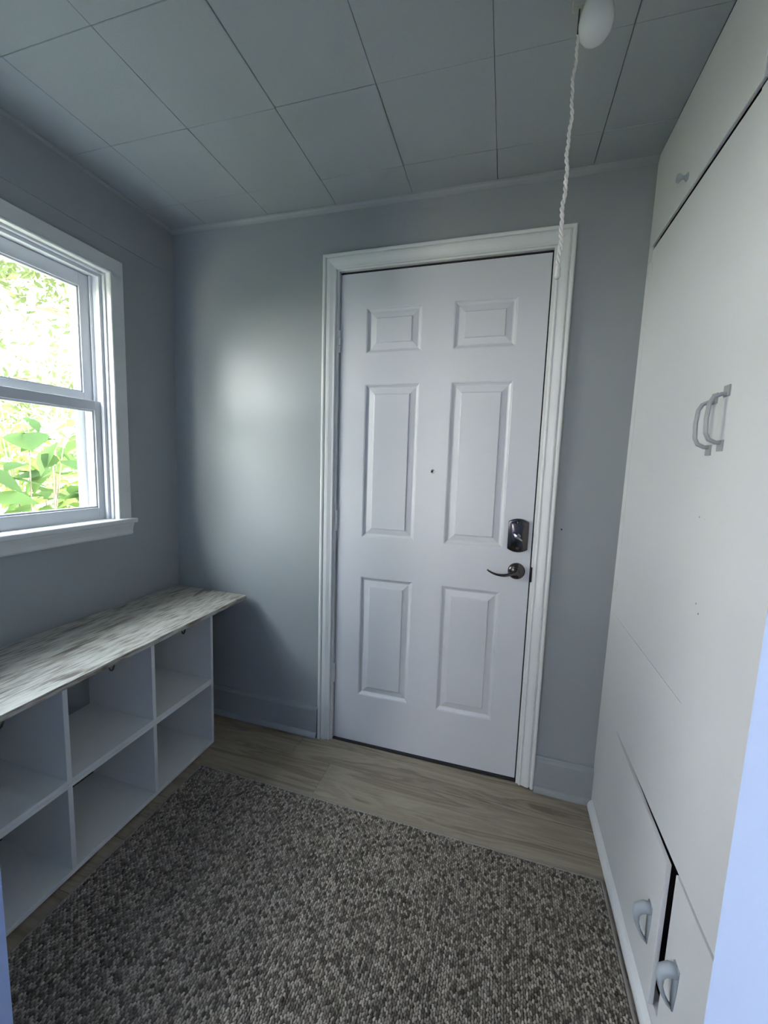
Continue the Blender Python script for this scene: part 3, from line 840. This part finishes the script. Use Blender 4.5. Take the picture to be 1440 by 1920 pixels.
def shrub(name, label, base, spec, seed, n_leaf, zlo, zhi, spread):
    r = random.Random(seed)
    s = empty(name, base); tag(s, label, 'shrub', 'shrubs outside the window')
    stems = []
    for k in range(spec):
        a = r.uniform(0, 6.28); top = Vector(base) + Vector((math.cos(a) * spread * r.uniform(.3, 1) * 0.8 - 0.1, math.sin(a) * spread * 1.3 * r.uniform(.3, 1), zhi - base[2] + r.uniform(-.5, .1)))
        b0 = Vector(base) + Vector((r.uniform(-.1, .1), r.uniform(-.1, .1), 0))
        pts = [b0.lerp(top, u) + Vector((0, 0, 0.25 * math.sin(u * 3.14))) * 0.6 for u in (0, .2, .4, .6, .8, 1)]
        bm = BM(); sweep(bm, pts, [0.007, 0.0065, 0.0055, 0.004, 0.003, 0.002], 6); mesh_obj('stem', bm, M['bark'], s, smooth=True)
        stems.append(pts)
    k = 0
    while k < n_leaf:
        pts = r.choice(stems); u = r.uniform(0.25, 1.0) * (len(pts) - 1); i = min(int(u), len(pts) - 2)
        p = pts[i].lerp(pts[i + 1], u - i)
        a = r.uniform(0, 6.28); rad = r.uniform(0.02, 0.24)
        p = p + Vector((math.cos(a) * rad, math.sin(a) * rad, r.uniform(-.08, .08)))
        if p.z < zlo or p.x > XL - 0.42: continue
        o = bpy.data.objects.new('leaf', r.choice(leafs))
        o.location = p - Vector(base)
        o.rotation_euler = (r.uniform(-.6, .6), r.uniform(-.2, .7), a + r.uniform(-.6, .6))
        sc = r.uniform(.7, 1.15); o.scale = (sc, sc, sc)
        finish(o, s, p); k += 1
    return s
shrub('broad_leaf_shrub', 'big leaved green shrub close outside the window', (-1.72, -0.05, GZ), 22, 21, 260, 0.70, 1.62, 0.55)
shrub('broad_leaf_shrub', 'second big leaved shrub outside, nearer the room doorway end', (-1.75, -1.35, GZ), 14, 22, 120, 0.5, 1.50, 0.50)

def leaf_cloud(name, parent, blobs, count, size, mat, seed):
    g = np.random.default_rng(seed)
    idx = g.choice(len(blobs), count, p=np.array([b[4] for b in blobs]) / sum(b[4] for b in blobs))
    bl = np.array([b[:4] for b in blobs])[idx]
    d = g.normal(size=(count, 3)); d /= np.linalg.norm(d, axis=1)[:, None]
    r = g.random(count) ** 0.45
    c = bl[:, :3] + d * (r * bl[:, 3])[:, None]
    a = g.normal(size=(count, 3)); a /= np.linalg.norm(a, axis=1)[:, None]
    b2 = np.cross(a, g.normal(size=(count, 3))); b2 /= np.linalg.norm(b2, axis=1)[:, None]
    s = size * (0.6 + 0.8 * g.random(count))[:, None]
    V = np.stack([c - a * s, c + b2 * s * 0.45, c + a * s, c - b2 * s * 0.45], 1)
    po = np.array(WL[parent.name]); V = V - po
    m = bpy.data.meshes.new(name)
    m.vertices.add(count * 4); m.vertices.foreach_set('co', V.astype(np.float32).ravel())
    m.loops.add(count * 4); m.loops.foreach_set('vertex_index', np.arange(count * 4, dtype=np.int32))
    m.polygons.add(count); m.polygons.foreach_set('loop_start', np.arange(0, count * 4, 4, dtype=np.int32))
    m.update(calc_edges=True); m.materials.append(mat)
    o = bpy.data.objects.new(name, m); finish(o, parent, po); o['kind'] = 'stuff'
    return o

def tree(name, label, base, h, blobs, count, size, seed, cat='tree', lm='leaf3'):
    r = random.Random(seed)
    t = empty(name, base); tag(t, label, cat)
    bm = BM(); b0 = Vector(base); tr = 0.035 * h
    top = b0 + Vector((0.1, 0.15, h * 0.75))
    sweep(bm, [b0, b0.lerp(top, .4) + Vector((.05, -.06, 0)), top], [tr, tr * .7, tr * .3], 10); mesh_obj('trunk', bm, M['bark'], t, smooth=True)
    for b in blobs:
        p = b0.lerp(top, r.uniform(.4, .95)); e = Vector(b[:3])
        bm = BM(); sweep(bm, [p, p.lerp(e, .5) + Vector((0, 0, .15)), e], [tr * .35, tr * .2, tr * .08], 6); mesh_obj('branch', bm, M['bark'], t, smooth=True)
        for q in range(4):
            e2 = e + Vector((r.uniform(-1, 1), r.uniform(-1, 1), r.uniform(-.6, .8))) * b[3] * .8
            bm = BM(); sweep(bm, [e.lerp(p, .2), e.lerp(e2, .5) + Vector((0, 0, .06)), e2], [tr * .12, tr * .07, tr * .03], 5); mesh_obj('twig', bm, M['bark'], t, smooth=True)
    leaf_cloud('foliage', t, blobs, count, size, M[lm], seed)
    return t
rb = random.Random(8)
blobs = [(-3.6 + rb.uniform(-.5, .5), y, rb.uniform(0.1, 1.25), rb.uniform(.45, .7), 1.0) for y in np.arange(-1.6, 3.2, 0.42)]
blobs += [(-3.7 + rb.uniform(-.5, .5) + 0.15 * (y + 1.8), y, rb.uniform(0.1, 1.25), rb.uniform(.5, .65), 1.2) for y in np.arange(-7.0, -1.7, 0.26)]  # stretch out of view, added to dim the low light at the window
tree('loose_hedge', 'loose yellow green bush behind the big leaved shrub, with an unseen stretch added to dim the window', (-3.6, 0.5, GZ), 2.0, blobs, 19000, 0.05, 31, 'bush', 'leaf2')
blobs = [(-7.6 + rb.uniform(-1.3, 1.3), -17.0 + rb.uniform(-2.0, 1.8), rb.uniform(1.2, 6.0), rb.uniform(.9, 1.3), 1.0) for _ in range(22)]  # tree out of view, added to block sky light from the near side
tree('unseen_blocker_tree', 'dense unseen tree added to dim the light from the near end', (-7.6, -17.0, GZ), 6.0, blobs, 9000, 0.10, 33)

ct = random.Random(12)
blobs = [(-7.5 + ct.uniform(-2.2, 2.4), y + ct.uniform(-.5, .5), ct.uniform(3.9, 7.2), ct.uniform(.9, 1.4), 1.0) for y in np.arange(-5.6, 6.0, 0.65) for _ in range(2)]  # crown above the view, added to block high sky light
blobs += [(-8.5 + ct.uniform(-1.5, 1.5), 3.4 + ct.uniform(-2.8, 2.8), ct.uniform(1.8, 4.0), ct.uniform(.6, 1.1), 0.30) for _ in range(16)]
tree('tree', 'leafy tree against the white sky, tall unseen crown added to block light', (-7.8, -1.4, GZ), 7.5, blobs, 20000, 0.075, 34)
